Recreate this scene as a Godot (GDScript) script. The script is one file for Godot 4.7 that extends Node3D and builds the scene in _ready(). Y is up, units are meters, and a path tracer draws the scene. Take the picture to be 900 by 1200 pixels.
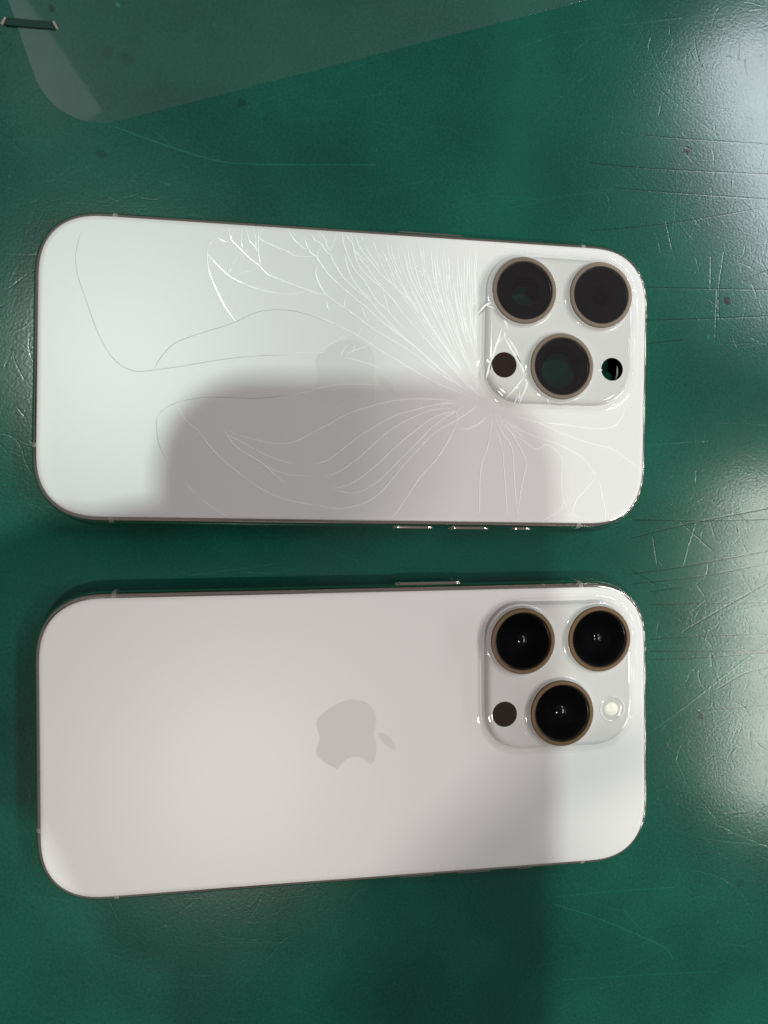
extends Node3D

const MM := 0.001
var M := {}
var group_no := 0
var rng := RandomNumberGenerator.new()

# ---------------------------------------------------------------- helpers
func numbered(called: String, parent: Node) -> String:
	if not parent.has_node(called):
		return called
	var k := 1
	while parent.has_node("%s_%03d" % [called, k]):
		k += 1
	return "%s_%03d" % [called, k]

func thing(called: String, label: String, category: String, at := Vector3.ZERO, turn := 0.0, group := "") -> Node3D:
	var o := Node3D.new()
	o.name = numbered(called, self)
	add_child(o, true)
	o.position = at
	o.rotation.y = turn
	tag(o, label, category, group)
	return o

func tag(o: Node, label: String, category: String, group := "") -> void:
	o.set_meta("label", label)
	o.set_meta("category", category)
	if group:
		o.set_meta("group", group)

func begin() -> SurfaceTool:
	var st := SurfaceTool.new()
	st.begin(Mesh.PRIMITIVE_TRIANGLES)
	return st

func obj(called: String, st: SurfaceTool, material: Material, parent: Node = self) -> MeshInstance3D:
	st.generate_normals()
	var o := MeshInstance3D.new()
	o.mesh = st.commit()
	o.material_override = null
	o.mesh.surface_set_material(0, material)
	o.name = numbered(called, parent)
	parent.add_child(o, true)
	return o

func next_group(st: SurfaceTool) -> void:
	group_no += 1
	st.set_smooth_group(group_no)

func tri(st: SurfaceTool, a: Vector3, b: Vector3, c: Vector3) -> void:
	st.add_vertex(a * MM)
	st.add_vertex(b * MM)
	st.add_vertex(c * MM)

# outline: [points, outward normals], angle growing from +x towards +z
func rounded_rect(hu: float, hv: float, r: float, n := 2.4, steps := 14, centre := Vector2.ZERO) -> Array:
	var pts := PackedVector2Array()
	var nor := PackedVector2Array()
	for q in 4:
		for i in steps + 1:
			var t := float(i) / steps * PI / 2
			var c := pow(maxf(cos(t), 0.0), 2.0 / n)
			var s := pow(maxf(sin(t), 0.0), 2.0 / n)
			var nn := Vector2(pow(maxf(cos(t), 0.0), 2.0 - 2.0 / n), pow(maxf(sin(t), 0.0), 2.0 - 2.0 / n)).normalized()
			var base := Vector2(hu - r, hv - r)
			var p := Vector2(c, s) * r
			if q % 2 == 1:
				p = Vector2(-s, c) * r
				nn = Vector2(-nn.y, nn.x)
				base = Vector2(-(hu - r), hv - r)
			if q == 2:
				p = -p
				nn = -nn
				base = -base
			if q == 3:
				p = -p
				nn = -nn
				base = Vector2(hu - r, -(hv - r))
			pts.append(centre + base + p)
			nor.append(nn)
	return [pts, nor]

func circle(centre: Vector2, n := 56, knurl := 0.0) -> Array:
	var pts := PackedVector2Array()
	var nor := PackedVector2Array()
	for i in n:
		var t := TAU * i / n
		pts.append(centre)
		nor.append(Vector2(cos(t), sin(t)) * (1.0 - knurl * (i % 2)))
	return [pts, nor]

func ring_points(outline: Array, d: float) -> PackedVector2Array:
	var out := PackedVector2Array()
	for i in outline[0].size():
		out.append(outline[0][i] - outline[1][i] * d)
	return out

# profile: (inset, height) pairs, from the outside up and inwards
func sweep(st: SurfaceTool, outline: Array, profile: Array, closed := true) -> void:
	next_group(st)
	var n: int = outline[0].size()
	for j in profile.size() - 1:
		for i in (n if closed else n - 1):
			var k := (i + 1) % n
			var q := []
			for w in [[i, j], [k, j], [k, j + 1], [i, j + 1]]:
				var p: Vector2 = outline[0][w[0]] - outline[1][w[0]] * profile[w[1]].x
				q.append(Vector3(p.x, profile[w[1]].y, p.y))
			tri(st, q[0], q[1], q[2])
			tri(st, q[0], q[2], q[3])

# lathe round a point: (radius, height) pairs
func lathe(st: SurfaceTool, centre: Vector2, profile: Array, n := 56, knurl := 0.0) -> void:
	var p := []
	for v in profile:
		p.append(Vector2(-v.x, v.y))
	sweep(st, circle(centre, n, knurl), p)

func disc(st: SurfaceTool, centre: Vector2, r: float, h: float, n := 56) -> void:
	next_group(st)
	for i in n:
		var a := TAU * i / n
		var b := TAU * (i + 1) / n
		tri(st, Vector3(centre.x, h, centre.y), Vector3(centre.x + cos(a) * r, h, centre.y + sin(a) * r), Vector3(centre.x + cos(b) * r, h, centre.y + sin(b) * r))

func hole(centre: Vector2, r: float, n := 56) -> PackedVector2Array:
	var pts := PackedVector2Array()
	for i in n:
		pts.append(centre + Vector2(cos(TAU * i / n), sin(TAU * i / n)) * r)
	return pts

# a flat plate with holes, cut into strips along lines of constant v that pass through the holes
func plate(st: SurfaceTool, outer: PackedVector2Array, holes: Array, cuts: Array, h: float, up := true) -> void:
	next_group(st)
	var lines := [-500.0]
	lines.append_array(cuts)
	lines.append(500.0)
	for k in lines.size() - 1:
		var band := PackedVector2Array([Vector2(-500, lines[k]), Vector2(500, lines[k]), Vector2(500, lines[k + 1]), Vector2(-500, lines[k + 1])])
		var pieces: Array = Geometry2D.intersect_polygons(outer, band)
		for ho in holes:
			var next := []
			for p in pieces:
				next.append_array(Geometry2D.clip_polygons(p, ho))
			pieces = next
		for p in pieces:
			var idx := Geometry2D.triangulate_polygon(p)
			for t in range(0, idx.size(), 3):
				var q := []
				for e in 3:
					var v: Vector2 = p[idx[t + e]]
					q.append(Vector3(v.x, h, v.y))
				var ups: bool = (q[1] - q[0]).cross(q[2] - q[0]).y < 0
				if ups == up:
					tri(st, q[0], q[1], q[2])
				else:
					tri(st, q[0], q[2], q[1])

func pairs(flat: Array) -> PackedVector2Array:
	var out := PackedVector2Array()
	for i in range(0, flat.size() - 1, 2):
		out.append(Vector2(flat[i], flat[i + 1]))
	return out

func smooth_line(p: PackedVector2Array, sub := 4, closed := false) -> PackedVector2Array:
	var out := PackedVector2Array()
	var n := p.size()
	for i in (n if closed else n - 1):
		var a := p[(i - 1 + n) % n] if closed else p[maxi(i - 1, 0)]
		var b := p[i]
		var c := p[(i + 1) % n]
		var d := p[(i + 2) % n] if closed else p[mini(i + 2, n - 1)]
		if b.distance_to(c) < 0.005:
			out.append(b)
			continue
		for s in sub:
			out.append(b.cubic_interpolate(c, a, d, float(s) / sub))
	if not closed:
		out.append(p[n - 1])
	return out

# a crack: a low glassy ridge that tapers out at its ends
func ridge(st: SurfaceTool, p: PackedVector2Array, h: float, w: float, tall: float) -> void:
	var n := p.size()
	var rows := []
	for k in n:
		var t := (p[mini(k + 1, n - 1)] - p[maxi(k - 1, 0)]).normalized()
		var nn := Vector2(-t.y, t.x)
		var f := clampf(minf(k, n - 1 - k) / 2.5, 0.25, 1.0) * (0.75 + 0.5 * fmod(absf(p[k].x * 7.3 + p[k].y * 3.1), 1.0))
		var row := []
		for e in [[-1.0, -0.01], [-0.5, tall * f], [0.5, tall * f * 0.85], [1.0, -0.01]]:
			row.append(Vector3(p[k].x + nn.x * w * f * e[0], h + e[1], p[k].y + nn.y * w * f * e[0]))
		rows.append(row)
	for side in 3:
		next_group(st)
		for i in n - 1:
			var q := [rows[i][side], rows[i][side + 1], rows[i + 1][side], rows[i + 1][side + 1]]
			for f in [[q[0], q[1], q[2]], [q[2], q[1], q[3]]]:
				if (f[1] - f[0]).cross(f[2] - f[0]).y < 0:
					tri(st, f[0], f[1], f[2])
				else:
					tri(st, f[0], f[2], f[1])

func mat(albedo: Color, rough: float, metal := 0.0, spec := 0.5) -> StandardMaterial3D:
	var m := StandardMaterial3D.new()
	m.albedo_color = albedo.linear_to_srgb()
	m.roughness = rough
	m.metallic = metal
	m.metallic_specular = spec
	return m

# ---------------------------------------------------------------- scene
func _ready() -> void:
	rng.seed = 11
	# camera
	var cam := Camera3D.new()
	cam.name = "camera"
	cam.transform = Transform3D(Basis(Vector3(0.98784, 0.15547, 0.0), Vector3(0.00123, -0.0078, -0.99997), Vector3(-0.15546, 0.98781, -0.0079)), Vector3(0, 0.208317, 0))
	cam.fov = rad_to_deg(2.0 * atan(600.0 / 1001.14))
	cam.near = 0.005
	cam.far = 20.0
	add_child(cam)
	# the dim light of the room
	var env := Environment.new()
	env.background_mode = Environment.BG_COLOR
	env.background_color = Color(0.13, 0.115, 0.118).linear_to_srgb()
	env.tonemap_mode = Environment.TONE_MAPPER_LINEAR
	env.tonemap_exposure = 1.12
	env.sdfgi_enabled = true
	env.ssao_enabled = true
	env.ssil_enabled = true
	var we := WorldEnvironment.new()
	we.environment = env
	add_child(we)
	# lamps above the bench
	lamp(Vector3(-0.20, 1.2, -0.224), Vector2(0.03, 0.03), Color(0.93, 1.0, 0.965), 0.54)
	lamp(Vector3(-0.03, 1.2, 0.42), Vector2(0.13, 0.05), Color(1.0, 0.97, 0.955), 0.42)
	lamp(Vector3(-0.34, 1.2, -0.68), Vector2(0.12, 0.22), Color(1.0, 1.0, 1.0), 0.0055, 0.6)
	for k in 6:
		var along := Vector3(0, 0, -0.22 + 0.088 * k).rotated(Vector3.UP, 0.38)
		lamp(Vector3(0.96, 1.2, -0.60) + along, Vector2(0.18, 0.055), Color(0.95, 0.97, 1.0), 0.095, 0.38)
		lamp(Vector3(0.95, 1.2, 0.0 + 0.1 * k), Vector2(0.18, 0.055), Color(0.98, 0.98, 0.95), 0.095)
	# a row of small diodes, low beside the bench
	for k in 14:
		var led := OmniLight3D.new()
		led.name = numbered("diode_light", self)
		led.light_size = 0.008
		led.light_energy = 0.003
		led.shadow_enabled = true
		led.omni_range = 4.0
		led.omni_attenuation = 2.0
		led.position = Vector3(0.55, 0.16, -0.32 + 0.05 * k)
		add_child(led, true)
	materials()
	tabletop()
	var broken := phone("broken_phone", "white phone back housing with cracked glass and empty camera holes", Vector3(25.14, 0, -30.33), 0.016, true)
	phone("intact_phone", "intact white phone lying face down with brown rimmed camera lenses", Vector3(25.42, 0, 54.43), -0.007, false)
	cracks(broken)
	film()
	clip()
	held_device()

func lamp(at: Vector3, size: Vector2, color: Color, energy: float, yaw := 0.0) -> void:
	var l := AreaLight3D.new()
	l.name = numbered("lamp_light", self)
	l.area_size = size
	l.light_color = color
	l.light_energy = energy
	l.shadow_enabled = true
	l.position = at
	l.basis = Basis(Vector3.UP, yaw) * Basis(Vector3.RIGHT, -PI / 2)
	add_child(l, true)

func materials() -> void:
	M.back = mat(Color(0.76, 0.74, 0.73), 0.36)
	M.glass = mat(Color(0.64, 0.625, 0.61), 0.1, 0.0, 0.5)
	M.glass.clearcoat_enabled = true
	M.glass.clearcoat = 0.6
	M.glass.clearcoat_roughness = 0.03
	M.clear = mat(Color(1, 1, 1, 0.0), 0.02)
	M.clear.albedo_color.a = 0.05
	M.clear.transparency = BaseMaterial3D.TRANSPARENCY_ALPHA
	M.logo = mat(Color(0.765, 0.75, 0.727), 0.06, 0.0, 0.6)
	M.frame = mat(Color(0.74, 0.69, 0.63), 0.12, 1.0)
	M.antenna = mat(Color(0.3, 0.285, 0.265), 0.45)
	M.ring = mat(Color(0.118, 0.068, 0.03), 0.38, 0.4)
	M.ring_worn = mat(Color(0.2, 0.155, 0.115), 0.34, 0.5)
	M.black = mat(Color(0.0015, 0.0015, 0.0015), 0.5, 0.0, 0.1)
	M.inside = mat(Color(0.005, 0.0045, 0.0048), 0.6, 0.0, 0.15)
	M.cavity = mat(Color(0.35, 0.35, 0.34), 0.6)
	M.lens = mat(Color(0.002, 0.002, 0.003), 0.03, 0.0, 0.45)
	M.element_rim = mat(Color(0.02, 0.018, 0.016), 0.2, 0.0, 0.5)
	M.sensor = mat(Color(0.022, 0.012, 0.009), 0.25, 0.0, 0.35)
	M.flash = mat(Color(0.86, 0.84, 0.7), 0.3)
	M.pane = mat(Color(0.004, 0.004, 0.005, 0.08), 0.04, 0.0, 0.14)
	M.pane.transparency = BaseMaterial3D.TRANSPARENCY_ALPHA
	M.crack_grey = mat(Color(0.58, 0.58, 0.58), 0.3)
	M.flash_glass = mat(Color(0.58, 0.575, 0.545), 0.06, 0.0, 0.7)
	M.shard = mat(Color(0.645, 0.63, 0.59), 0.07, 0.0, 0.6)
	M.crack = mat(Color(0.97, 0.97, 0.965), 0.2, 0.0, 0.6)
	M.pane_dusty = mat(Color(0.03, 0.026, 0.028, 0.4), 0.18, 0.0, 0.3)
	M.pane_dusty.transparency = BaseMaterial3D.TRANSPARENCY_ALPHA
	M.film = mat(Color(0.5, 0.5, 0.48, 0.03), 0.03, 0.0, 0.33)
	M.film.albedo_color.a = 0.015
	M.film.transparency = BaseMaterial3D.TRANSPARENCY_ALPHA
	M.dark_plastic = mat(Color(0.008, 0.034, 0.025), 0.35, 0.0, 0.3)
	M.pale_metal = mat(Color(0.3, 0.26, 0.22), 0.3)
	M.device = mat(Color(0.03, 0.03, 0.032), 0.3)
	M.skin = mat(Color(0.5, 0.32, 0.25), 0.5)

# ---------------------------------------------------------------- the bench
func scratch(data: PackedByteArray, n: int, p: PackedVector2Array, value: int, wide: float) -> void:
	for i in p.size() - 1:
		var a := p[i]
		var b := p[i + 1]
		var steps := int(a.distance_to(b)) + 1
		for s in steps:
			var c := a.lerp(b, float(s) / steps)
			var x0 := int(floor(c.x - wide))
			var y0 := int(floor(c.y - wide))
			for y in range(y0, int(ceil(c.y + wide)) + 1):
				for x in range(x0, int(ceil(c.x + wide)) + 1):
					var w := 1.0 - Vector2(x, y).distance_to(c) / (wide + 0.5)
					if w > 0.0:
						var at := posmod(y, n) * n + posmod(x, n)
						data[at] = clampi(data[at] + int(value * w), 0, 255)

func table_px(flat: Array) -> PackedVector2Array:
	var out := PackedVector2Array()
	for p in pairs(flat):
		out.append(Vector2(p.x + 110.0, p.y + 160.0) * (2048.0 / 320.0))
	return smooth_line(out, 3)

func tabletop() -> void:
	var n := 2048
	# tone of the vinyl: faint clouds, pale rubs and stains
	var noise := FastNoiseLite.new()
	noise.seed = 3
	noise.frequency = 0.0035
	noise.fractal_octaves = 5
	var tone := noise.get_seamless_image(n, n).get_data()
	var fine := FastNoiseLite.new()
	fine.seed = 8
	fine.frequency = 0.17
	fine.fractal_octaves = 3
	var grain := fine.get_seamless_image(n, n).get_data()
	var relief := PackedByteArray()
	relief.resize(n * n)
	for i in n * n:
		var g := grain[i]
		tone[i] = 128 + (tone[i] - 128) / 8 + (g - 128) / 8
		relief[i] = 128 + (g - 128) / 12
	# fine curved scuffs all over
	for k in 9000:
		var p := Vector2(rng.randf() * n, rng.randf() * n)
		var dir := rng.randf() * TAU
		var bend := rng.randf_range(-0.16, 0.16)
		var line := PackedVector2Array()
		for s in rng.randi_range(3, 9):
			line.append(p)
			p += Vector2(cos(dir), sin(dir)) * 5.0
			dir += bend + rng.randf_range(-0.12, 0.12)
		scratch(relief, n, line, rng.randi_range(-18, 15), 0.6 if rng.randf() < 0.85 else 0.9)
	# long thin scratches
	for k in 700:
		var p := Vector2(rng.randf() * n, rng.randf() * n)
		var dir := rng.randfn(0.0, 0.35) if rng.randf() < 0.6 else rng.randf() * TAU
		var line := PackedVector2Array()
		for s in rng.randi_range(6, 30):
			line.append(p)
			p += Vector2(cos(dir), sin(dir)) * 9.0
			dir += rng.randfn(0.0, 0.03)
		var v := rng.randi_range(3, 11)
		scratch(relief, n, line, -v, 0.7)
		if rng.randf() < 0.5:
			scratch(tone, n, line, v, 0.7)
	# dust and lint
	for k in 400:
		var c := Vector2(rng.randf() * n, rng.randf() * n)
		scratch(tone, n, PackedVector2Array([c, c + Vector2(rng.randf_range(-2, 2), rng.randf_range(-2, 2))]), rng.randi_range(15, 55), rng.randf_range(0.5, 1.0))
	# knife cuts on the right-hand side and the scratches that can be told apart
	for c in CUTS:
		var line := table_px(c.slice(1))
		scratch(relief, n, line, -24, 0.8)
		scratch(tone, n, line, -34, 0.8)
	for c in PALE:
		var line := table_px(c.slice(1))
		scratch(relief, n, line, 20, 0.7)
		scratch(tone, n, line, int(c[0] * 0.6), 0.7)
	var ti := Image.create_from_data(n, n, false, Image.FORMAT_L8, tone)
	ti.convert(Image.FORMAT_RGB8)
	for s in SPOTS:
		var c := Vector2(s[0] + 110.0, s[1] + 160.0) * (2048.0 / 320.0)
		var r: float = s[2] * 6.4
		for y in range(int(c.y - r * 1.6), int(c.y + r * 1.6)):
			for x in range(int(c.x - r * 1.6), int(c.x + r * 1.6)):
				var d := Vector2(x, y).distance_to(c) / r + 0.9 * noise.get_noise_2d(x * 14.0, y * 14.0)
				if d < 1.0:
					ti.set_pixel(x, y, ti.get_pixel(x, y).lerp(s[3], clampf((1.0 - d) * 2.5, 0.0, s[4])))
	var m := mat(Color(0.022, 0.355, 0.235), 0.16, 0.0, 0.47)
	m.albedo_texture = ImageTexture.create_from_image(ti)
	m.heightmap_enabled = true
	m.heightmap_texture = ImageTexture.create_from_image(Image.create_from_data(n, n, false, Image.FORMAT_L8, relief))
	m.heightmap_scale = 0.012
	var st := begin()
	var outline := rounded_rect(700, 450, 12, 2.0, 6)
	next_group(st)
	st.set_uv(Vector2.ZERO)
	sweep(st, outline, [Vector2(0, -25), Vector2(0, -1.5), Vector2(0.5, -0.4), Vector2(1.5, 0)])
	plate(st, ring_points(outline, 1.5), [], [], -25.0, false)
	var edge := obj("tabletop", st, m)
	edge.set_meta("kind", "structure")
	tag(edge, "scratched green vinyl work surface under both phones", "table")
	var top := begin()
	next_group(top)
	var pts := ring_points(outline, 1.5)
	for t in [0]:
		var idx := Geometry2D.triangulate_polygon(pts)
		for i in range(0, idx.size(), 3):
			var q := [pts[idx[i]], pts[idx[i + 1]], pts[idx[i + 2]]]
			if (q[1] - q[0]).cross(q[2] - q[0]) < 0:
				q = [q[0], q[2], q[1]]
			for v in q:
				top.set_uv(Vector2(v.x + 110.0, v.y + 160.0) / 320.0)
				top.add_vertex(Vector3(v.x, 0, v.y) * MM)
	var o := obj("vinyl_surface", top, m, edge)

# ---------------------------------------------------------------- the phones
const LENSES := [Vector2(39.45, -21.59), Vector2(58.72, -21.53), Vector2(49.16, -3.88)]
const LIDAR := Vector2(35.2, -3.9)
const FLASH := Vector2(62.5, -3.95)
const HU := 73.3
const HV := 35.3
const TOP := 8.25
const RISE := 10.15

func phone(called: String, label: String, at: Vector3, turn: float, empty: bool) -> Node3D:
	var t := thing(called, label, "phone", at * MM, -turn)
	var outline := rounded_rect(HU, HV, 16.0, 2.4, 18)
	var bump_outline := rounded_rect(19.8, 19.1, 11.5, 2.3, 16, Vector2(49.2, -12.8))
	# frame
	var st := begin()
	sweep(st, outline, [Vector2(2.2, 0.0), Vector2(1.1, 0.1), Vector2(0.35, 0.8), Vector2(0.03, 2.0), Vector2(0.0, 3.2), Vector2(0.0, 4.8), Vector2(0.08, 6.0), Vector2(0.25, 6.8), Vector2(0.5, 7.35), Vector2(0.8, 7.7), Vector2(1.08, 7.9), Vector2(1.3, 7.99), Vector2(1.5, 8.01)])
	if empty:
		sweep(st, outline, [Vector2(3.0, 7.3), Vector2(3.0, 0.05), Vector2(2.2, 0.0)])
	obj("frame", st, M.frame, t)
	# back glass
	st = begin()
	sweep(st, outline, [Vector2(1.44, 7.9), Vector2(1.46, 8.08), Vector2(1.6, 8.18), Vector2(1.9, 8.235), Vector2(2.4, TOP)])
	plate(st, ring_points(outline, 2.4), [ring_points(bump_outline, 2.4)], [-12.8], TOP)
	var back := obj("back_glass", st, M.back, t)
	if empty:
		st = begin()
		plate(st, ring_points(outline, 1.4), [ring_points(bump_outline, 4.0)], [-12.8], 7.3, false)
		obj("inner_sheet", st, M.cavity, t)
	else:
		st = begin()
		plate(st, ring_points(outline, 2.2), [], [], 0.01, false)
		obj("display_glass", st, M.lens, t)
	# antenna gaps
	for s in [[-55.6, 1], [55.6, 1], [-55.6, -1], [55.6, -1], [18.0, -2], [-18.0, 2]]:
		var w := 0.5
		var o: Array
		if absi(s[1]) == 1:
			o = [PackedVector2Array([Vector2(s[0] + w * s[1], HV * s[1]), Vector2(s[0] - w * s[1], HV * s[1])]), PackedVector2Array([Vector2(0, s[1]), Vector2(0, s[1])])]
		else:
			var e: float = signf(s[1])
			o = [PackedVector2Array([Vector2(HU * e, s[0] - w * e), Vector2(HU * e, s[0] + w * e)]), PackedVector2Array([Vector2(e, 0), Vector2(e, 0)])]
		st = begin()
		sweep(st, o, [Vector2(1.09, 0.095), Vector2(0.34, 0.79), Vector2(0.02, 2.0), Vector2(-0.01, 3.2), Vector2(-0.01, 4.8), Vector2(0.07, 6.005), Vector2(0.24, 6.81), Vector2(0.49, 7.36), Vector2(0.79, 7.715), Vector2(1.07, 7.915), Vector2(1.3, 8.0), Vector2(1.44, 8.02)], false)
		obj("antenna_band", st, M.antenna, t)
	# side buttons
	for b in [[9.5, 19.5, 1], [23.5, 33.6, 1], [39.1, 44.3, 1], [9.3, 25.9, -1]]:
		st = begin()
		var bo := rounded_rect((b[1] - b[0]) / 2, 1.45, 1.4, 2.0, 8)
		sweep(st, bo, [Vector2(0, -0.1), Vector2(0, 0.32), Vector2(0.05, 0.42), Vector2(0.16, 0.46)])
		plate(st, ring_points(bo, 0.16), [], [], 0.46)
		var o := obj("side_button", st, M.frame, t)
		o.position = Vector3((b[0] + b[1]) / 2, 4.2, HV * b[2]) * MM
		o.rotation.x = PI / 2 * b[2]
	# emblem, set in the glass
	st = begin()
	for e in [pairs(EMBLEM), pairs(EMBLEM_LEAF)]:
		var shape := smooth_line(e, 4, true)
		plate(st, shape, [], [], TOP + 0.012)
	obj("emblem", st, M.logo, back)
	# raised camera island
	st = begin()
	sweep(st, bump_outline, [Vector2(1.3, TOP - 0.02), Vector2(1.45, TOP + 0.5), Vector2(1.7, RISE - 0.4), Vector2(2.0, RISE - 0.12), Vector2(2.6, RISE)])
	var holes := []
	for c in LENSES:
		holes.append(hole(c, 7.6))
	holes.append(hole(FLASH, 2.8))
	plate(st, ring_points(bump_outline, 2.6), holes, [LENSES[0].y, LENSES[2].y], RISE)
	var island := obj("camera_island", st, M.glass, t)
	st = begin()
	sweep(st, bump_outline, [Vector2(-0.6, TOP + 0.005), Vector2(-0.1, TOP + 0.06), Vector2(0.35, TOP + 0.25), Vector2(0.65, TOP + 0.6), Vector2(0.85, TOP + 1.2), Vector2(1.05, RISE - 0.3), Vector2(1.4, RISE - 0.09), Vector2(1.8, RISE + 0.02), Vector2(2.3, RISE + 0.05), Vector2(2.7, RISE + 0.01)])
	obj("clear_rim", st, M.clear, island)
	st = begin()
	lathe(st, LIDAR, [Vector2(3.05, RISE), Vector2(3.0, RISE + 0.02)])
	disc(st, LIDAR, 3.0, RISE + 0.02)
	obj("depth_sensor", st, M.sensor, island)
	for k in 3:
		lens(t, LENSES[k], k, empty)
	if empty:
		st = begin()
		lathe(st, FLASH, [Vector2(2.8, RISE), Vector2(2.76, RISE - 0.1), Vector2(2.7, 8.2)])
		obj("flash_hole_wall", st, M.black, island)
	else:
		flash(t)
		st = begin()
		lathe(st, Vector2(39.6, 1.1), [Vector2(0.9, RISE + 0.005), Vector2(0.75, RISE + 0.05), Vector2(0.5, RISE + 0.02), Vector2(0.3, RISE + 0.005)], 20)
		obj("microphone_hole", st, M.glass, island)
	return t

func lens(t: Node3D, c: Vector2, k: int, empty: bool) -> void:
	var root := Node3D.new()
	root.name = numbered("camera_lens", t)
	t.add_child(root, true)
	var st := begin()
	lathe(st, c, [Vector2(8.75, RISE + 0.012), Vector2(8.5, RISE + 0.06), Vector2(8.28, RISE + 0.25), Vector2(8.14, RISE + 0.6), Vector2(8.05, 11.25), Vector2(7.9, 11.3), Vector2(7.5, 11.3)])
	obj("glass_collar", st, M.glass, root)
	st = begin()
	lathe(st, c, [Vector2(7.94, 11.25), Vector2(7.94, 11.66), Vector2(7.86, 11.8), Vector2(7.74, 11.85)], 120, 0.008)
	lathe(st, c, [Vector2(7.78, 11.848), Vector2(7.7, 11.855), Vector2(7.0, 11.855)], 72)
	lathe(st, c, [Vector2(7.02, 11.853), Vector2(6.93, 11.8), Vector2(6.88, 11.5)], 120, 0.008)
	obj("metal_ring", st, M.ring_worn if empty else M.ring, root)
	st = begin()
	disc(st, c, 6.88, 11.6)
	obj("cover_glass", st, M.pane_dusty if empty else M.pane, root)
	st = begin()
	lathe(st, c, [Vector2(6.86, 11.55), Vector2(6.7, 11.3), Vector2(6.6, 11.28)])
	obj("inner_rim", st, M.element_rim, root)
	if not empty:
		st = begin()
		lathe(st, c, [Vector2(6.65, 11.3), Vector2(6.2, 11.0), Vector2(5.6, 10.95), Vector2(5.4, 10.5), Vector2(4.4, 10.45), Vector2(4.2, 10.0), Vector2(2.4, 9.95), Vector2(2.3, 9.9), Vector2(1.2, 9.88)])
		obj("barrel", st, M.black, root)
		st = begin()
		var r: float = [1.5, 1.3, 1.7][k]
		var prof := []
		for i in 9:
			var a := float(i) / 8.0 * 0.9
			prof.append(Vector2(r * cos(a * PI / 2) + 0.0001, 9.9 + 0.55 * sin(a * PI / 2)))
		lathe(st, c, prof, 40)
		disc(st, c, prof[8].x, prof[8].y, 40)
		obj("lens_element", st, M.lens, root)
	else:
		# an empty bracket: two openings, one above the other, and the table seen through them
		var a: Array = [[Vector2(39.88, -21.66), 3.5], [Vector2(58.9, -21.6), 2.3], [Vector2(49.4, -3.9), 5.3]][k]
		var b: Array = [[Vector2(42.3, -21.1), 4.1], [Vector2(60.9, -20.2), 4.1], [Vector2(52.0, -4.4), 4.4]][k]
		st = begin()
		lathe(st, c, [Vector2(6.65, 11.3), Vector2(6.5, 10.6)])
		plate(st, hole(c, 6.5), [hole(a[0], a[1])], [a[0].y], 10.6)
		obj("bracket_rim", st, M.inside, root)
		st = begin()
		lathe(st, c, [Vector2(6.4, 10.5), Vector2(7.4, 9.0), Vector2(7.4, 1.4)])
		obj("bracket_wall", st, M.inside, root)
		st = begin()
		plate(st, hole(c, 9.0), [hole(b[0], b[1])], [b[0].y], 1.5)
		obj("bracket_plate", st, M.black, root)

func flash(t: Node3D) -> void:
	var root := Node3D.new()
	root.name = "flash"
	t.add_child(root, true)
	var st := begin()
	lathe(st, FLASH, [Vector2(3.3, RISE + 0.004), Vector2(3.15, RISE + 0.12), Vector2(2.95, RISE + 0.14), Vector2(2.8, RISE + 0.02)], 40)
	obj("flash_bezel", st, M.glass, root)
	st = begin()
	lathe(st, FLASH, [Vector2(2.8, RISE + 0.02), Vector2(2.45, RISE - 0.25), Vector2(2.3, RISE - 0.1), Vector2(2.0, RISE - 0.3), Vector2(1.7, RISE - 0.12), Vector2(1.6, RISE - 0.2)], 40)
	obj("flash_lens", st, M.flash_glass, root)
	st = begin()
	lathe(st, FLASH, [Vector2(1.62, RISE - 0.2), Vector2(1.3, RISE - 0.02), Vector2(0.5, RISE + 0.08)], 32)
	disc(st, FLASH, 0.5, RISE + 0.08, 32)
	obj("flash_emitter", st, M.flash, root)

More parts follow.
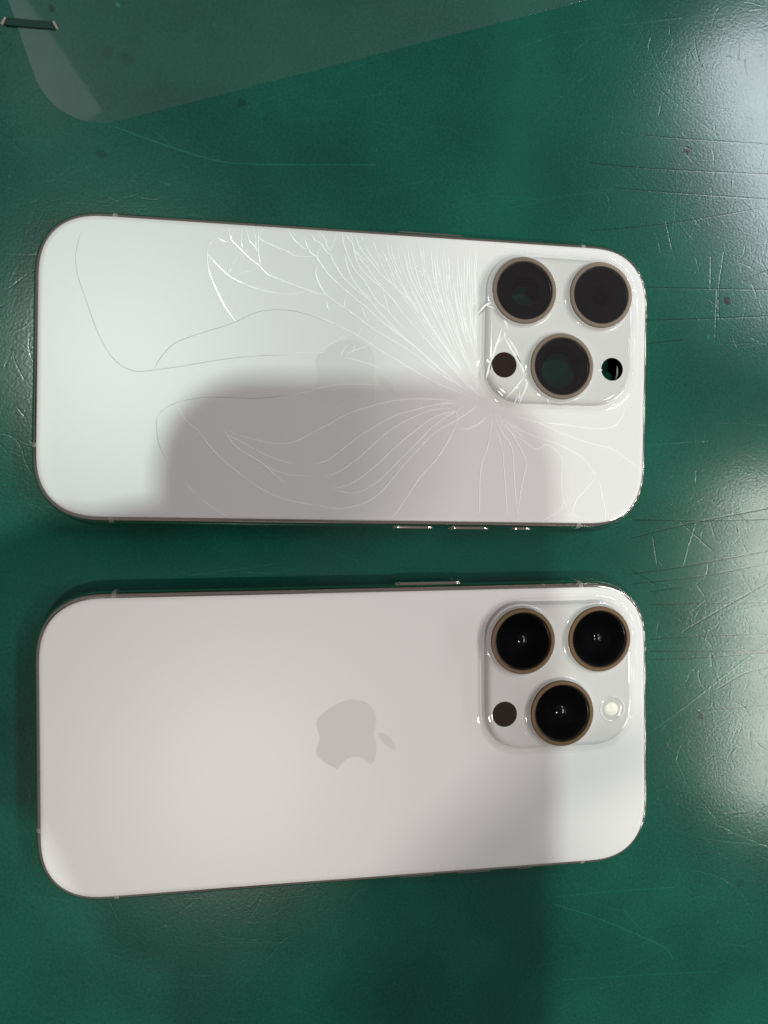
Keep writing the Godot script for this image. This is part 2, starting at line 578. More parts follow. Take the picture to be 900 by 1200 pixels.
func cracks(p: Node3D) -> void:
	var back: Node = p.get_node("back_glass")
	for c in CRACKS:
		var st := begin()
		var k: float = c[0]
		ridge(st, smooth_line(pairs(c.slice(1)), 4), TOP, 0.05 + 0.125 * absf(k), 0.02 + 0.075 * absf(k))
		obj("crack", st, M.crack if k > 0 else M.crack_grey, back)
	# the dense fan that runs from the island's corner to the upper edge
	for i in 36:
		var t := clampf((i + rng.randf_range(-0.25, 0.25)) / 35.0, 0.0, 1.0)
		var foot := Vector2(30.0, 4.8).lerp(Vector2(29.2, -2.0), t) + Vector2(rng.randfn(0, 0.15), rng.randfn(0, 0.3))
		var tip := Vector2(lerpf(3.0, 28.6, pow(t, 0.9)), -33.3)
		var knee := Vector2(lerpf(3.0, 28.2, pow(t, 0.9)), lerpf(-24.5, -16.0, t)) + Vector2(rng.randfn(0, 0.12), rng.randfn(0, 0.5))
		var line := PackedVector2Array()
		var from := rng.randf_range(0.0, 0.3)
		var to := rng.randf_range(0.85, 1.0)
		var kind := rng.randf()
		if kind < 0.35:
			from = rng.randf_range(0.4, 0.66)
		elif kind < 0.6:
			to = rng.randf_range(0.55, 0.8)
		var wave := rng.randf() * TAU
		for s in 17:
			var e := lerpf(from, to, s / 16.0)
			line.append(foot.lerp(knee, e).lerp(knee.lerp(tip, e), e) + Vector2(0.16 * sin(wave + e * 17.0), 0) + Vector2(rng.randfn(0, 0.03), 0))
		if kind < 0.35 and rng.randf() < 0.7:
			line.insert(0, line[0] + Vector2(rng.randf_range(-0.9, -0.4), rng.randf_range(-1.6, -0.8)))
		var k := rng.randf_range(0.45, 1.0)
		var st := begin()
		ridge(st, line, TOP, 0.05 + 0.1 * k, 0.02 + 0.07 * k)
		obj("crack", st, M.crack, back)
	# short links between them, chips where the glass has powdered
	for i in 34:
		var t := rng.randf()
		var q := Vector2(lerpf(2.0, 28.0, t), rng.randf_range(-30.0, -8.0))
		q.x = maxf(q.x, 12.0 + (q.y + 20.0) * 0.75)
		var line := PackedVector2Array([q, q + Vector2(rng.randf_range(0.3, 0.8), rng.randf_range(0.6, 1.6)), q + Vector2(rng.randf_range(0.9, 1.6), rng.randf_range(0.0, 1.0))])
		var st := begin()
		ridge(st, smooth_line(line, 3), TOP, 0.09, 0.04)
		obj("crack", st, M.crack, back)
	var chips := begin()
	for i in 260:
		var near := i % 3
		var c := [Vector2(16.0, -25.5), Vector2(21.5, -21.5), Vector2(29.2, 1.5)][near] as Vector2
		var spread := [Vector2(4.0, 2.2), Vector2(1.6, 2.2), Vector2(1.4, 2.4)][near] as Vector2
		var q := c + Vector2(rng.randfn() * spread.x, rng.randfn() * spread.y)
		if q.x > 29.3 and q.y < 7.0:
			q.x = 29.0
		var a := rng.randf() * TAU
		var w := rng.randf_range(0.06, 0.22)
		var pts := []
		for e in 3:
			var g := a + e * TAU / 3 + rng.randf_range(-0.4, 0.4)
			pts.append(Vector3(q.x + cos(g) * w, TOP - 0.01, q.y + sin(g) * w * 1.8))
		next_group(chips)
		var peak := Vector3(q.x, TOP + rng.randf_range(0.03, 0.1), q.y)
		for e in 3:
			chips.set_smooth_group(-1)
			tri(chips, pts[e], pts[(e + 1) % 3], peak)
	var ch := obj("glass_chips", chips, M.crack, back)
	ch.set_meta("kind", "stuff")
	# the island is broken too: loose pieces and the cracks between them
	var island: Node = p.get_node("camera_island")
	var lift := 0.03
	for f in SHARDS:
		var st := begin()
		var inside: Array = Geometry2D.intersect_polygons(pairs(f), ring_points(rounded_rect(19.8, 19.1, 11.5, 2.3, 16, Vector2(49.2, -12.8)), 2.75))
		if inside.is_empty():
			continue
		plate(st, inside[0], [hole(LIDAR, 3.1)], [LIDAR.y], RISE + lift)
		lift += 0.015
		obj("glass_shard", st, M.shard, island)
	for c in ISLAND_CRACKS:
		var st := begin()
		var k: float = c[0]
		ridge(st, smooth_line(pairs(c.slice(1)), 4), RISE, 0.16 + 0.14 * absf(k), 0.1 + 0.1 * absf(k))
		obj("crack", st, M.crack if k > 0 else M.black, island)

# ---------------------------------------------------------------- small things on the bench
func film() -> void:
	var p := pairs([-54.2, -116.2, -48.1, -97.1])
	var q := pairs([-35.8, -88.1, 85.7, -129.0])
	# the sheet goes on above the picture: a rounded rectangle set along its lower edge
	var along := (q[1] - q[0]).normalized()
	var corner := Geometry2D.line_intersects_line(p[0], p[1] - p[0], q[0], along) as Vector2
	var o := thing("plastic_film", "clear rounded plastic film lying flat above the cracked phone", "plastic film", Vector3(corner.x, 0, corner.y) * MM, -along.angle())
	var outline := rounded_rect(80, 38, 15.5, 2.1, 14, Vector2(80, -38))
	var st := begin()
	sweep(st, outline, [Vector2(0, 0.05), Vector2(0, 0.3), Vector2(0.08, 0.38)])
	plate(st, ring_points(outline, 0.08), [], [], 0.38)
	plate(st, outline[0], [], [], 0.05, false)
	obj("sheet", st, M.film, o)

func clip() -> void:
	var c := pairs([-49.9, -110.9])[0]
	var t := thing("flat_clip", "thin dark clip with pale bent ends crossing the edge of the plastic film", "clip", Vector3(c.x, 0, c.y) * MM, 0.0)
	var st := begin()
	var o := rounded_rect(5.5, 0.9, 0.4, 2.0, 4)
	sweep(st, o, [Vector2(0, 0), Vector2(0, 0.5), Vector2(0.15, 0.62)])
	plate(st, ring_points(o, 0.15), [], [], 0.62)
	obj("strip", st, M.dark_plastic, t)
	for s in [-1.0, 1.0]:
		st = begin()
		o = rounded_rect(0.28, 1.0, 0.2, 2.0, 4)
		sweep(st, o, [Vector2(0, 0), Vector2(0, 0.6), Vector2(0.1, 0.7)])
		plate(st, ring_points(o, 0.1), [], [], 0.7)
		var e := obj("bent_end", st, M.pale_metal, t)
		e.position = Vector3(5.65 * s, 0, -0.1) * MM
		e.rotation.y = 0.5 * s

func held_device() -> void:
	var t := thing("photographing_phone", "dark phone held flat overhead to take the picture", "phone", Vector3(-13, 213, 10) * MM, 0.0)
	var st := begin()
	var o := rounded_rect(39, 73.5, 21, 2.3, 12)
	sweep(st, o, [Vector2(1.5, 0), Vector2(0.2, 0.6), Vector2(0, 2), Vector2(0, 6), Vector2(0.3, 7.4), Vector2(1.5, 8)])
	plate(st, ring_points(o, 1.5), [], [], 8)
	plate(st, ring_points(o, 1.5), [], [], 0, false)
	obj("body", st, M.device, t)
	# the hand that holds it, by its long edge: fingers below, thumb on top
	var person := thing("person", "bare arms of a person, one hand gripping the dark phone overhead", "person", Vector3(-61, 214, 10) * MM, 0.0)
	var bones := []
	var j := func(a: Vector3, b: Vector3, ra: float, rb: float) -> void: bones.append([a, b, ra, rb])
	j.call(Vector3(-330, -30, -80), Vector3(-95, -8, -42), 42.0, 33.0)
	j.call(Vector3(-95, -8, -42), Vector3(-45, -3, -19), 33.0, 26.0)
	for k in 4:
		var z := -36.0 + 12.0 * k
		j.call(Vector3(-42, -2, -15 + 3.0 * (k - 1.5)), Vector3(-8, -6, z), 15.0, 11.0)
		var length: float = [0.68, 0.78, 0.75, 0.6][k]
		var p0 := Vector3(-12, -8, z)
		var p1 := p0 + Vector3(30 * length, -6, -3 + 1.5 * k)
		var p2 := p1 + Vector3(22 * length, 1, -2 + k)
		var p3 := p2 + Vector3(15 * length, 3, -1)
		j.call(p0, p1, 8.0, 7.2)
		j.call(p1, p2, 7.2, 6.6)
		j.call(p2, p3, 6.5, 5.8)
	j.call(Vector3(0, -4, 4), Vector3(8, -4, 30), 14.0, 11.0)
	j.call(Vector3(-44, 6, -8), Vector3(-8, 14, -24), 15.0, 11.5)
	j.call(Vector3(-8, 14, -24), Vector3(14, 20, -22), 10.5, 9.2)
	j.call(Vector3(14, 20, -22), Vector3(32, 18, -20), 9.0, 7.4)
	obj("arm", flesh(bones, 4.0), M.skin, person)
	# the other hand, half closed, beside the lower end of the dark phone
	bones.clear()
	j.call(Vector3(51, -30, 420), Vector3(87, -6, 214), 40.0, 29.0)
	j.call(Vector3(87, -6, 214), Vector3(101, -2, 168), 28.0, 24.0)
	for k in 4:
		var z := 132.0 + 14.0 * k
		var p0 := Vector3(111, -4, z + 6)
		j.call(Vector3(101, -2, 168 + 3.0 * k), p0, 16.0, 12.0)
		var p1 := p0 + Vector3(8, -22, -8)
		var p2 := p1 + Vector3(-18, -8, 2)
		j.call(p0, p1, 9.6, 8.6)
		j.call(p1, p2, 8.4, 7.6)
		j.call(p2, p2 + Vector3(-12, 8, 3), 7.4, 6.6)
	j.call(Vector3(93, 4, 176), Vector3(101, 8, 140), 14.0, 11.0)
	j.call(Vector3(101, 8, 140), Vector3(119, 4, 118), 10.0, 8.6)
	j.call(Vector3(119, 4, 118), Vector3(135, -2, 112), 8.4, 7.0)
	obj("arm", flesh(bones, 4.0), M.skin, person)

# bones joined with a smooth minimum and meshed as surface nets
func flesh(bones: Array, cell: float) -> SurfaceTool:
	var lo := Vector3.INF
	var hi := -Vector3.INF
	for b in bones:
		for e in 2:
			lo = lo.min(b[e] - Vector3.ONE * (b[2 + e] + cell * 2.5))
			hi = hi.max(b[e] + Vector3.ONE * (b[2 + e] + cell * 2.5))
	var nx := int((hi.x - lo.x) / cell) + 1
	var ny := int((hi.y - lo.y) / cell) + 1
	var nz := int((hi.z - lo.z) / cell) + 1
	var f := PackedFloat32Array()
	f.resize(nx * ny * nz)
	f.fill(1000.0)
	for b in bones:
		var a: Vector3 = b[0]
		var ab: Vector3 = b[1] - b[0]
		var ll := ab.length_squared()
		var reach := cell * 3.0
		var blo: Vector3 = ((b[0] as Vector3).min(b[1]) - Vector3.ONE * (maxf(b[2], b[3]) + reach) - lo) / cell
		var bhi: Vector3 = ((b[0] as Vector3).max(b[1]) + Vector3.ONE * (maxf(b[2], b[3]) + reach) - lo) / cell
		for x in range(maxi(0, int(blo.x)), mini(nx, int(bhi.x) + 1)):
			for y in range(maxi(0, int(blo.y)), mini(ny, int(bhi.y) + 1)):
				for z in range(maxi(0, int(blo.z)), mini(nz, int(bhi.z) + 1)):
					var p := lo + Vector3(x, y, z) * cell
					var t := clampf((p - a).dot(ab) / ll, 0.0, 1.0)
					var d := p.distance_to(a + ab * t) - lerpf(b[2], b[3], t)
					var at := (x * ny + y) * nz + z
					var o := f[at]
					var h := maxf(3.0 - absf(d - o), 0.0) / 3.0
					f[at] = minf(d, o) - h * h * 0.75
	var index := {}
	var verts := []
	for x in nx - 1:
		for y in ny - 1:
			for z in nz - 1:
				var sum := Vector3.ZERO
				var count := 0
				var base := (x * ny + y) * nz + z
				var inside := 0
				for c in 8:
					if f[base + (c & 1) * ny * nz + (c >> 1 & 1) * nz + (c >> 2)] < 0.0:
						inside += 1
				if inside == 0 or inside == 8:
					continue
				for e in [[0, 1], [2, 3], [4, 5], [6, 7], [0, 2], [1, 3], [4, 6], [5, 7], [0, 4], [1, 5], [2, 6], [3, 7]]:
					var u: int = e[0]
					var v: int = e[1]
					var fu := f[base + (u & 1) * ny * nz + (u >> 1 & 1) * nz + (u >> 2)]
					var fv := f[base + (v & 1) * ny * nz + (v >> 1 & 1) * nz + (v >> 2)]
					if (fu < 0.0) != (fv < 0.0):
						var pu := Vector3(u & 1, u >> 1 & 1, u >> 2)
						sum += pu.lerp(Vector3(v & 1, v >> 1 & 1, v >> 2), fu / (fu - fv))
						count += 1
				index[Vector3i(x, y, z)] = verts.size()
				verts.append(lo + (Vector3(x, y, z) + sum / count) * cell)
	var st := begin()
	next_group(st)
	for key in index:
		var k: Vector3i = key
		for axis in 3:
			var d := Vector3i.ZERO
			d[axis] = 1
			var d1 := Vector3i.ZERO
			d1[(axis + 1) % 3] = 1
			var d2 := Vector3i.ZERO
			d2[(axis + 2) % 3] = 1
			if k[(axis + 1) % 3] == 0 or k[(axis + 2) % 3] == 0:
				continue
			var at := (k.x * ny + k.y) * nz + k.z
			var e := k + d
			var here := f[at] < 0.0
			var there := f[(e.x * ny + e.y) * nz + e.z] < 0.0
			if here == there or not (index.has(k - d1) and index.has(k - d2) and index.has(k - d1 - d2)):
				continue
			var q := [verts[index[k]], verts[index[k - d1]], verts[index[k - d1 - d2]], verts[index[k - d2]]]
			if here:
				tri(st, q[0], q[2], q[1])
				tri(st, q[0], q[3], q[2])
			else:
				tri(st, q[0], q[1], q[2])
				tri(st, q[0], q[2], q[3])
	return st

const EMBLEM := [-9.32, -0.61, -9.80, -2.41, -9.86, -3.84, -8.64, -5.39, -6.84, -6.74, -4.69, -7.90, -2.17, -8.51, -0.00, -8.35, 1.80, -7.80, 3.06, -6.67, 3.89, -5.19, 4.20, -3.55, 4.01, -1.76, 3.67, -0.26, 3.92, 1.12, 4.27, 2.76, 4.18, 4.38, 3.70, 6.16, 2.64, 7.12, 2.64, 7.12, 2.06, 6.26, 0.98, 5.48, -0.46, 5.04, -1.91, 5.07, -3.35, 5.78, -4.44, 6.80, -5.09, 7.77, -5.09, 7.77, -5.88, 7.26, -7.66, 6.27, -9.08, 5.12, -9.96, 4.00, -10.06, 2.93, -9.58, 1.70, -9.25, 0.47]
const EMBLEM_LEAF := [4.65, -0.21, 4.65, -0.21, 5.75, -0.30, 7.02, 0.37, 8.11, 1.51, 8.83, 2.82, 8.90, 3.80, 8.90, 3.80, 7.91, 3.57, 6.46, 2.51, 5.37, 1.38, 4.83, 0.45]
const CUTS := [
	[0, 100.8, -95.7, 111.5, -95.5, 135.7, -95.6],
	[0, 85.8, -87.7, 102.0, -87.2, 135.7, -87.7],
	[0, 92.7, -81.6, 111.5, -81.3, 135.7, -81.1],
	[0, 85.8, -70.3, 106.8, -73.1, 135.7, -79.1],
	[0, 97.4, -56.4, 118.8, -56.8, 135.8, -57.2],
	[0, 121.2, -56.9, 120.7, -43.0],
	[0, 123.1, -66.6, 121.7, -56.9, 121.7, -48.9],
	[0, 119.5, -65.3, 119.3, -56.8],
	[0, 106.8, -74.0, 108.5, -66.6],
	[0, 98.6, -47.9, 111.6, -48.5, 135.8, -50.2],
	[0, 98.6, -41.5, 111.6, -43.2],
	[0, 97.6, 8.4, 111.8, 5.1, 136.0, 0.7],
	[0, 97.6, 3.7, 116.6, 4.0, 136.1, 3.6],
	[0, 97.6, 17.6, 111.8, 16.0, 136.1, 12.0],
	[0, 97.6, 20.3, 116.6, 18.6, 136.1, 15.4],
	[0, 102.3, 22.4, 111.8, 21.2],
	[0, 102.3, 25.7, 136.1, 25.8],
	[0, 102.4, 34.8, 119.1, 34.3, 136.2, 34.2],
	[0, 102.4, 37.9, 136.2, 38.6],
	[0, 102.4, 40.1, 119.1, 39.9, 136.2, 39.0],
	[0, 111.3, 4.4, 116.6, 8.9, 120.2, 11.9],
	[0, 97.6, 16.8, 102.3, 19.5, 104.2, 21.1],
	[0, 103.5, 8.4, 104.7, 15.5],
	[0, 111.9, 33.0, 119.1, 29.1, 136.1, 20.4],
	[0, 121.5, 48.5, 128.8, 44.7, 136.2, 43.1],
	[0, 116.7, 53.8, 136.2, 53.1],
	[0, 128.5, -59.0, 132.1, -60.9, 135.8, -62.4],
]
const PALE := [
	[60, -31.0, -88.8, -20.3, -85.5, -8.4, -82.5, 1.6, -82.1, 30.7, -83.7],
	[40, -21.7, -88.1, -19.3, -86.2],
	[50, 77.0, 102.1, 86.2, 105.5, 95.5, 109.7, 106.8, 115.5, 109.2, 118.8],
	[34, 95.5, 104.6, 101.4, 111.7],
	[34, 74.7, 100.2, 93.1, 99.8, 109.7, 100.0],
	[30, 79.3, 121.6, 102.6, 122.3, 121.8, 123.1],
	[26, 101.2, 59.8, 111.9, 53.1, 124.0, 44.6, 136.2, 36.3],
	[40, -20.3, -76.7, -18.4, -76.0],
	[22, 65.4, -114.3, 76.6, -119.5, 88.0, -122.2, 111.4, -126.9],
	[30, 81.6, -115.6, 85.7, -119.2],
	[10, 74.7, 110.7, 79.3, 104.5, 88.5, 98.6, 102.5, 95.1, 116.9, 96.5, 126.6, 101.2, 132.8, 110.8, 135.3, 122.4],
	[26, 131.6, 117.5, 124.2, 116.0],
	[30, 98.7, -15.5, 111.7, -16.5, 118.9, -17.0],
	[26, 115.1, 5.1, 113.2, 10.7, 111.8, 15.6],
]
const SPOTS := [
	[-2.0, -96.3, 1.0, Color(0.46, 0.3, 0.32), 0.5],
	[-34.3, -82.2, 1.1, Color(0.42, 0.3, 0.3), 0.4],
	[-45.0, -115.0, 0.9, Color(0.34, 0.2, 0.2), 0.6],
	[2.9, -94.0, 1.1, Color(0.55, 0.6, 0.6), 0.35],
	[124.1, -54.1, 1.0, Color(0.08, 0.08, 0.08), 0.8],
	[116.5, 55.5, 1.3, Color(0.08, 0.04, 0.04), 0.9],
	[128.5, 100.5, 1.2, Color(0.3, 0.34, 0.34), 0.4],
	[112.7, -92.5, 1.0, Color(0.12, 0.06, 0.05), 0.8],
	[-33.1, -106.0, 1.6, Color(0.38, 0.38, 0.38), 0.4],
	[-28.8, -105.1, 1.6, Color(0.38, 0.38, 0.38), 0.4],
	[-30.5, -117.3, 0.45, Color(0.8, 0.8, 0.8), 0.7],
	[2.7, -88.7, 0.6, Color(0.6, 0.55, 0.3), 0.5],
	[118.8, -44.1, 0.6, Color(0.8, 0.9, 0.9), 0.5],
]
const CRACKS := [
		[0.7, -34.8, -26.5, -32.7, -24.2, -30.4, -22.2, -27.8, -20.8, -24.6, -19.6, -21.3, -18.8, -17.4, -18.4, -14.1, -18.8, -12.8, -19.5],
		[0.8, -32.8, -30.6, -31.2, -29.7, -29.7, -29.5],
		[0.8, -30.6, -33.3, -29.7, -30.3, -27.3, -28.0, -25.3, -26.1, -23.3, -24.8, -21.4, -22.9, -19.4, -22.0, -15.4, -20.7, -12.1, -19.7, -8.1, -18.7],
		[0.5, -28.8, -33.5, -29.6, -31.4, -29.7, -30.3],
		[0.5, -27.4, -33.6, -27.4, -30.3, -27.1, -28.3],
		[0.8, -26.4, -33.5, -25.7, -30.5, -24.4, -29.2, -23.7, -27.9],
		[0.5, -24.8, -33.6, -24.2, -30.8, -24.1, -29.2],
		[0.6, -23.5, -33.5, -23.6, -30.8, -23.5, -27.9, -23.0, -25.3],
		[0.6, -22.3, -33.6, -23.1, -30.9, -19.5, -29.3, -16.9, -28.4, -14.9, -27.4, -12.2, -27.4, -10.6, -27.8],
		[0.6, -32.8, -30.6, -34.5, -29.2, -35.1, -26.9, -34.6, -22.7, -33.3, -19.5, -31.0, -15.0, -28.3, -11.4],
		[0.3, -25.4, -28.4, -28.2, -26.6, -29.6, -23.9, -29.8, -22.9],
		[0.3, -27.9, -22.7, -25.3, -23.4, -23.3, -24.5],
		[1.0, -16.8, -33.6, -15.6, -31.5, -13.6, -29.7, -11.6, -28.5],
		[0.8, -13.1, -32.5, -12.6, -30.6, -11.6, -28.6],
		[0.4, -13.3, -32.2, -13.9, -30.1],
		[1.0, -11.5, -33.0, -10.6, -31.4, -9.0, -30.5, -8.3, -29.2],
		[0.6, -9.6, -30.4, -9.9, -27.7, -9.2, -26.3, -8.2, -24.9],
		[0.8, -9.6, -26.1, -10.2, -23.8, -9.5, -21.5, -8.1, -19.4],
		[1.0, -11.5, -33.1, -10.6, -31.4, -9.2, -30.7, -7.7, -28.7, -6.8, -28.2, -6.2, -26.8, -4.2, -23.6, -2.5, -21.9, -0.1, -19.9, 2.4, -18.2, 4.0, -16.4, 5.7, -14.6, 9.9, -10.5, 15.2, -6.4, 20.8, -1.8, 26.5, 2.4],
		[0.7, -9.9, -33.6, -9.2, -31.4],
		[0.9, -9.4, -33.6, -8.2, -31.6, -7.5, -29.9, -6.8, -29.0],
		[0.5, -5.3, -33.6, -6.3, -31.0, -6.8, -28.9],
		[1.0, -12.3, -29.9, -11.6, -28.6, -10.2, -27.5, -9.3, -26.3, -7.1, -23.5, -4.9, -21.5, -2.8, -19.8, -0.3, -17.8, 1.9, -16.3, 3.8, -14.6, 8.5, -11.0, 13.8, -7.4, 19.4, -2.8, 26.5, 2.4],
		[0.8, -9.6, -26.0, -10.3, -23.9, -9.6, -21.8, -8.7, -20.1, -7.6, -18.7, -5.7, -17.4, -3.2, -15.9, -1.1, -14.5, 4.1, -11.0, 12.4, -6.6, 19.4, -1.7, 25.9, 1.9],
		[1.0, -7.7, -17.6, -7.4, -16.1, -6.8, -14.8],
		[0.6, -2.8, -19.0, -3.4, -17.3, -3.1, -15.8],
		[0.4, -12.1, -19.5, -9.7, -18.9, -7.6, -18.7],
		[1.0, -4.2, -33.6, -4.0, -31.7, -3.3, -29.6, -1.8, -26.2, -0.4, -24.2, 1.0, -22.9, 2.3, -20.9, 4.0, -18.4, 5.1, -17.3, 7.1, -15.7, 7.9, -14.7, 12.3, -10.6],
		[1.0, -3.4, -33.6, -2.6, -32.1, -1.7, -31.1, -1.0, -28.2, 0.1, -25.8, 1.8, -23.9, 3.7, -22.4, 5.6, -21.0, 8.4, -18.2, 10.9, -15.0, 15.1, -10.7, 20.2, -5.5, 26.4, 0.8, 30.4, 3.9],
		[1.0, -3.4, -28.5, -3.1, -26.4, -2.0, -23.6, -0.4, -21.2, 1.3, -19.5, 3.1, -18.4],
		[1.0, -1.2, -29.9, 0.3, -28.2, 2.2, -27.0],
		[0.9, -1.2, -29.9, -0.5, -28.5, 1.7, -25.9, 3.9, -23.1, 5.0, -22.1, 6.1, -21.6],
		[1.0, -1.1, -33.6, -0.5, -31.4, 0.9, -29.1, 2.7, -27.2, 4.5, -25.0, 6.7, -23.0, 8.9, -21.4, 13.9, -16.9, 18.7, -11.4],
		[0.8, -0.0, -33.4, 1.1, -31.5],
		[0.9, 1.2, -31.2, 2.2, -29.2, 3.6, -27.4, 5.3, -25.3],
		[1.0, 5.6, -20.5, 6.5, -18.1, 7.2, -15.7],
		[1.0, 0.7, -16.5, 1.4, -14.5, 2.5, -12.8],
		[0.5, -2.0, -33.6, -1.7, -31.2],
		[0.7, -10.7, -13.8, -7.2, -12.7, -4.0, -11.4, -1.0, -10.0, 2.5, -8.1, 5.0, -6.5, 8.3, -4.8, 13.3, -2.0, 19.5, 1.0, 27.9, 4.0],
		[0.3, -15.8, -4.6, -13.2, -5.0, -8.7, -5.2, -7.1, -6.8, -4.7, -8.6, -2.6, -9.6],
		[0.4, -3.9, -4.4, -0.9, -4.0, 2.9, -3.0, 5.6, -2.2],
		[0.4, -3.1, -4.5, -1.5, -5.8, 1.2, -6.9, 2.6, -7.4],
		[0.5, -2.3, -7.5, -3.6, -5.8, -4.0, -4.6],
		[0.4, -0.6, -7.6, -1.1, -6.2, -0.8, -5.8],
		[0.4, 0.7, -11.7, 0.1, -9.8],
		[0.5, 4.8, -10.3, 3.5, -8.7],
		[0.4, -15.7, 5.0, -11.7, 3.9, -7.8, 2.7, -3.8, 2.0, 0.3, 1.8, 5.1, 1.8],
		[-0.3, -62.9, -30.0, -63.9, -24.7, -63.4, -20.1, -61.6, -15.0, -59.3, -8.5, -56.4, -3.0, -53.4, -0.2, -50.2, 0.8, -46.3, 0.3, -39.8, -0.9, -31.9, -2.6, -23.9, -3.8, -15.8, -4.4],
		[-0.4, -46.5, 0.2, -45.1, -2.5, -41.9, -6.0, -36.0, -8.6, -29.4, -11.0, -24.5, -13.6, -21.2, -14.5, -17.3, -14.8, -13.3, -14.3, -8.0, -12.9, -4.0, -11.4],
		[-0.4, -15.7, 4.8, -22.5, 5.9, -29.8, 6.0, -35.8, 6.2, -41.7, 7.7, -45.2, 10.2, -45.8, 12.9, -45.1, 17.5, -43.5, 20.5],
		[0.5, -41.5, 7.7, -39.3, 11.7, -36.7, 13.6],
		[0.8, -30.8, 13.4, -29.4, 15.8, -27.3, 17.9, -24.2, 19.6, -21.6, 21.3, -18.9, 23.8, -16.3, 25.5],
		[0.6, -30.3, 14.5, -27.3, 15.9, -23.4, 18.0, -19.0, 19.9, -13.7, 21.1],
		[0.5, -30.8, 13.2, -27.3, 14.6, -23.4, 15.6, -19.0, 16.3, -14.7, 15.8, -11.2, 13.9, -7.6, 11.7],
		[0.4, -21.6, 21.2, -18.5, 22.7, -15.4, 23.5, -10.6, 23.7],
		[0.6, -39.3, 25.8, -37.0, 28.3],
		[0.4, -36.7, 28.6, -33.5, 31.1, -30.5, 33.0, -29.2, 33.6],
		[0.6, -38.9, 12.1, -36.7, 13.8, -34.1, 17.2, -31.1, 20.4, -27.6, 23.1, -23.2, 26.3, -18.8, 28.5, -14.4, 29.7, -7.3, 30.7],
		[0.4, -10.4, 21.0, -7.5, 20.0],
		[0.8, -9.6, 13.0, -7.0, 11.6, -3.0, 9.2, 1.9, 7.3, 7.3, 5.7, 12.8, 4.8, 18.4, 4.7, 23.9, 4.9],
		[0.7, -9.5, 20.7, -6.8, 19.8, -2.9, 16.8, 1.1, 13.6, 5.2, 11.0, 9.7, 8.6, 14.7, 7.1, 19.3, 5.8, 23.9, 5.2],
		[0.7, -7.7, 23.8, -4.1, 22.4, -0.1, 19.6, 4.3, 15.5, 8.4, 12.0, 12.9, 9.4, 17.5, 7.4, 23.0, 6.6],
		[0.8, -5.8, 26.4, -2.7, 25.9, 1.3, 23.6, 5.8, 19.7, 9.8, 15.8, 13.9, 12.3, 18.4, 9.0, 22.1, 7.7, 24.4, 7.4],
		[0.7, -5.4, 26.7, -1.4, 27.5, 2.2, 26.5, 5.8, 24.0, 10.3, 19.4, 14.8, 14.8, 18.5, 11.0, 22.1, 8.4, 24.0, 7.4],
		[0.7, -9.3, 30.3, -5.8, 31.1, -1.3, 30.8, 2.7, 29.4, 6.3, 26.7, 10.8, 21.2, 15.8, 15.6, 19.4, 12.1, 23.1, 10.0, 26.8, 7.6, 29.1, 5.9],
		[0.8, 8.3, 33.6, 10.9, 30.2, 14.1, 25.2, 16.3, 22.2, 19.1, 19.2, 21.8, 15.0, 24.5, 9.5],
		[0.5, 24.5, 11.5, 27.3, 11.4, 29.7, 10.2, 31.5, 8.3],
		[0.6, 15.1, 4.8, 15.1, 6.6],
		[0.5, 20.0, 6.9, 20.9, 5.7, 24.4, 5.6],
		[0.6, 24.7, 9.0, 24.0, 7.7, 25.4, 6.3],
		[0.6, 30.0, 33.6, 30.1, 27.8, 30.3, 20.8, 31.8, 16.2, 32.5, 12.2, 33.0, 8.6],
		[0.6, 37.3, 33.5, 36.7, 27.7, 36.1, 21.1, 35.5, 16.1, 33.8, 11.1],
		[0.7, 40.0, 33.5, 39.0, 26.7, 38.4, 19.1, 37.8, 15.5, 35.1, 11.6, 33.5, 8.1],
		[0.7, 39.9, 31.7, 40.4, 26.1, 41.6, 20.0, 41.0, 17.5, 38.3, 13.0, 34.5, 8.1],
		[0.5, 34.5, 8.1, 37.7, 12.0, 41.5, 14.4, 44.1, 16.0, 46.8, 14.8, 49.5, 16.5, 50.8, 18.8, 50.7, 23.4, 51.2, 28.0, 53.0, 31.8],
		[0.5, 35.1, 8.5, 39.8, 11.4, 45.2, 13.3, 50.0, 14.7, 55.4, 17.4, 58.1, 20.1, 59.8, 22.4],
		[0.8, 59.8, 22.4, 57.1, 25.3, 54.5, 28.4, 53.6, 31.5],
		[0.8, 60.4, 23.2, 61.2, 26.8, 62.1, 30.4, 62.1, 33.5],
		[0.5, 37.7, 8.0, 44.6, 9.5, 50.5, 11.9, 58.0, 14.2, 63.5, 15.4, 67.9, 18.1, 71.5, 20.6],
		[0.5, 44.6, 9.3, 51.0, 9.8, 58.5, 10.5, 63.4, 10.0, 66.1, 7.6, 66.8, 4.9],
		[0.5, 27.3, 11.1, 29.4, 10.2, 33.0, 7.4],
		[0.4, 46.0, 33.4, 47.6, 32.4, 50.8, 30.5, 51.2, 28.0],
		[0.4, 53.6, 31.5, 55.7, 32.8],
		[0.4, 50.8, 31.8, 54.0, 32.0],
		[0.7, 33.5, 7.6, 36.7, 12.0],
		[0.6, 34.0, 7.6, 39.3, 12.0, 41.0, 13.9],
		[0.5, 35.1, 8.0, 42.0, 12.4],
]
const SHARDS := [
	[34.43, -11.54, 32.82, -6.98, 31.44, -1.21, 31.72, 2.45, 33.86, 4.42, 36.62, 4.93, 39.76, 1.54, 40.35, -1.36, 38.55, -6.62, 36.58, -10.01],
	[29.84, -8.88, 31.25, -12.62, 34.00, -11.93, 32.19, -6.75, 30.80, -1.59, 29.75, -1.96],
	[39.98, 2.15, 41.22, -0.57, 44.51, 4.04, 45.82, 5.23, 39.82, 5.23, 36.84, 5.13],
]
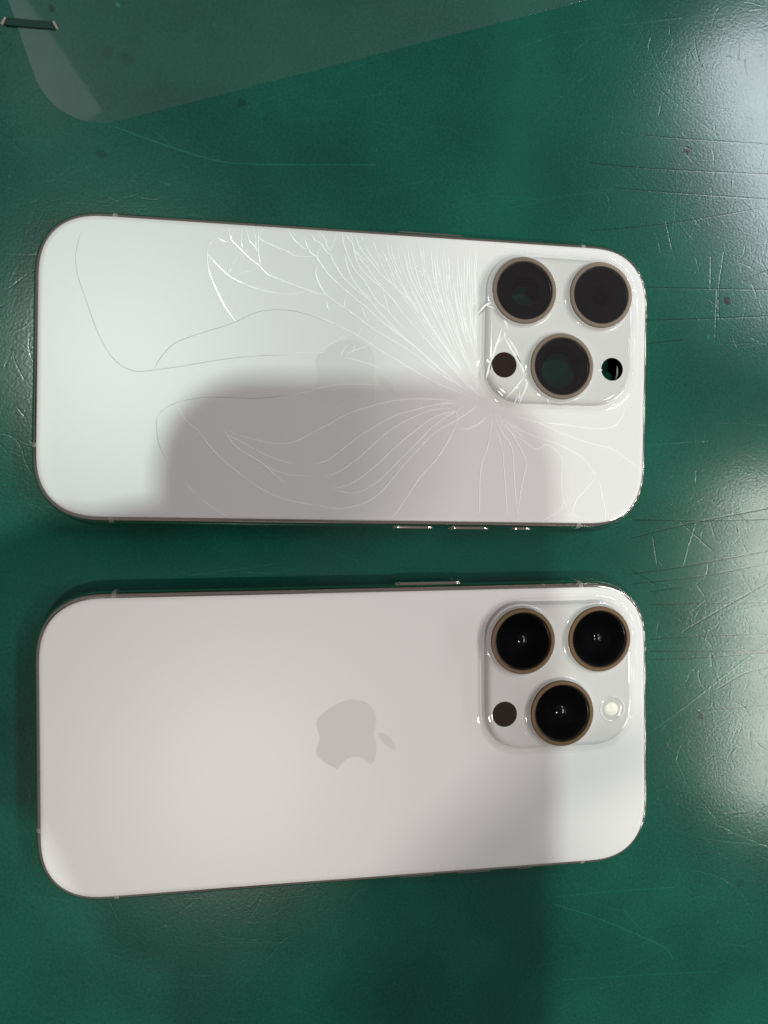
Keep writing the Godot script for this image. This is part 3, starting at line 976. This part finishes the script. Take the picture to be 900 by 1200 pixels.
const ISLAND_CRACKS := [
		[1.0, 34.4, -12.6, 33.4, -9.5, 32.5, -6.7, 31.2, -2.4, 30.8, -0.4],
		[1.0, 35.2, -10.4, 36.6, -7.9, 38.2, -5.7, 39.8, -2.8, 40.3, -1.6],
		[1.0, 40.3, -1.6, 41.6, -2.4, 42.4, -2.9],
		[0.8, 40.3, -1.3, 38.0, 1.5, 35.7, 4.1],
		[1.0, 39.1, 2.3, 38.9, 4.8],
		[0.8, 40.1, -0.8, 40.9, 0.4, 39.4, 4.2],
		[1.0, 35.2, -11.9, 35.0, -10.3],
		[1.2, 37.5, 1.8, 38.8, 1.3],
		[0.7, 34.5, -10.3, 32.9, -8.3, 32.5, -6.5],
		[0.6, 36.0, -10.4, 37.9, -7.7, 39.0, -5.3],
		[0.8, 38.6, 3.3, 37.8, 5.3],
		[0.8, 39.9, 2.7, 39.1, 5.3],
		[0.8, 45.9, 3.5, 46.5, 5.0],
		[0.8, 28.7, -16.0, 30.4, -18.0, 33.2, -19.2],
		[0.8, 30.4, -18.0, 33.2, -16.8, 35.2, -14.2, 35.8, -12.6],
		[0.8, 58.8, -3.5, 60.0, -3.7],
		[-0.5, 32.2, -6.5, 32.1, -5.2, 31.9, -4.0, 31.7, -2.5],
		[-0.5, 38.2, -6.4, 38.7, -5.3, 39.2, -4.3],
]
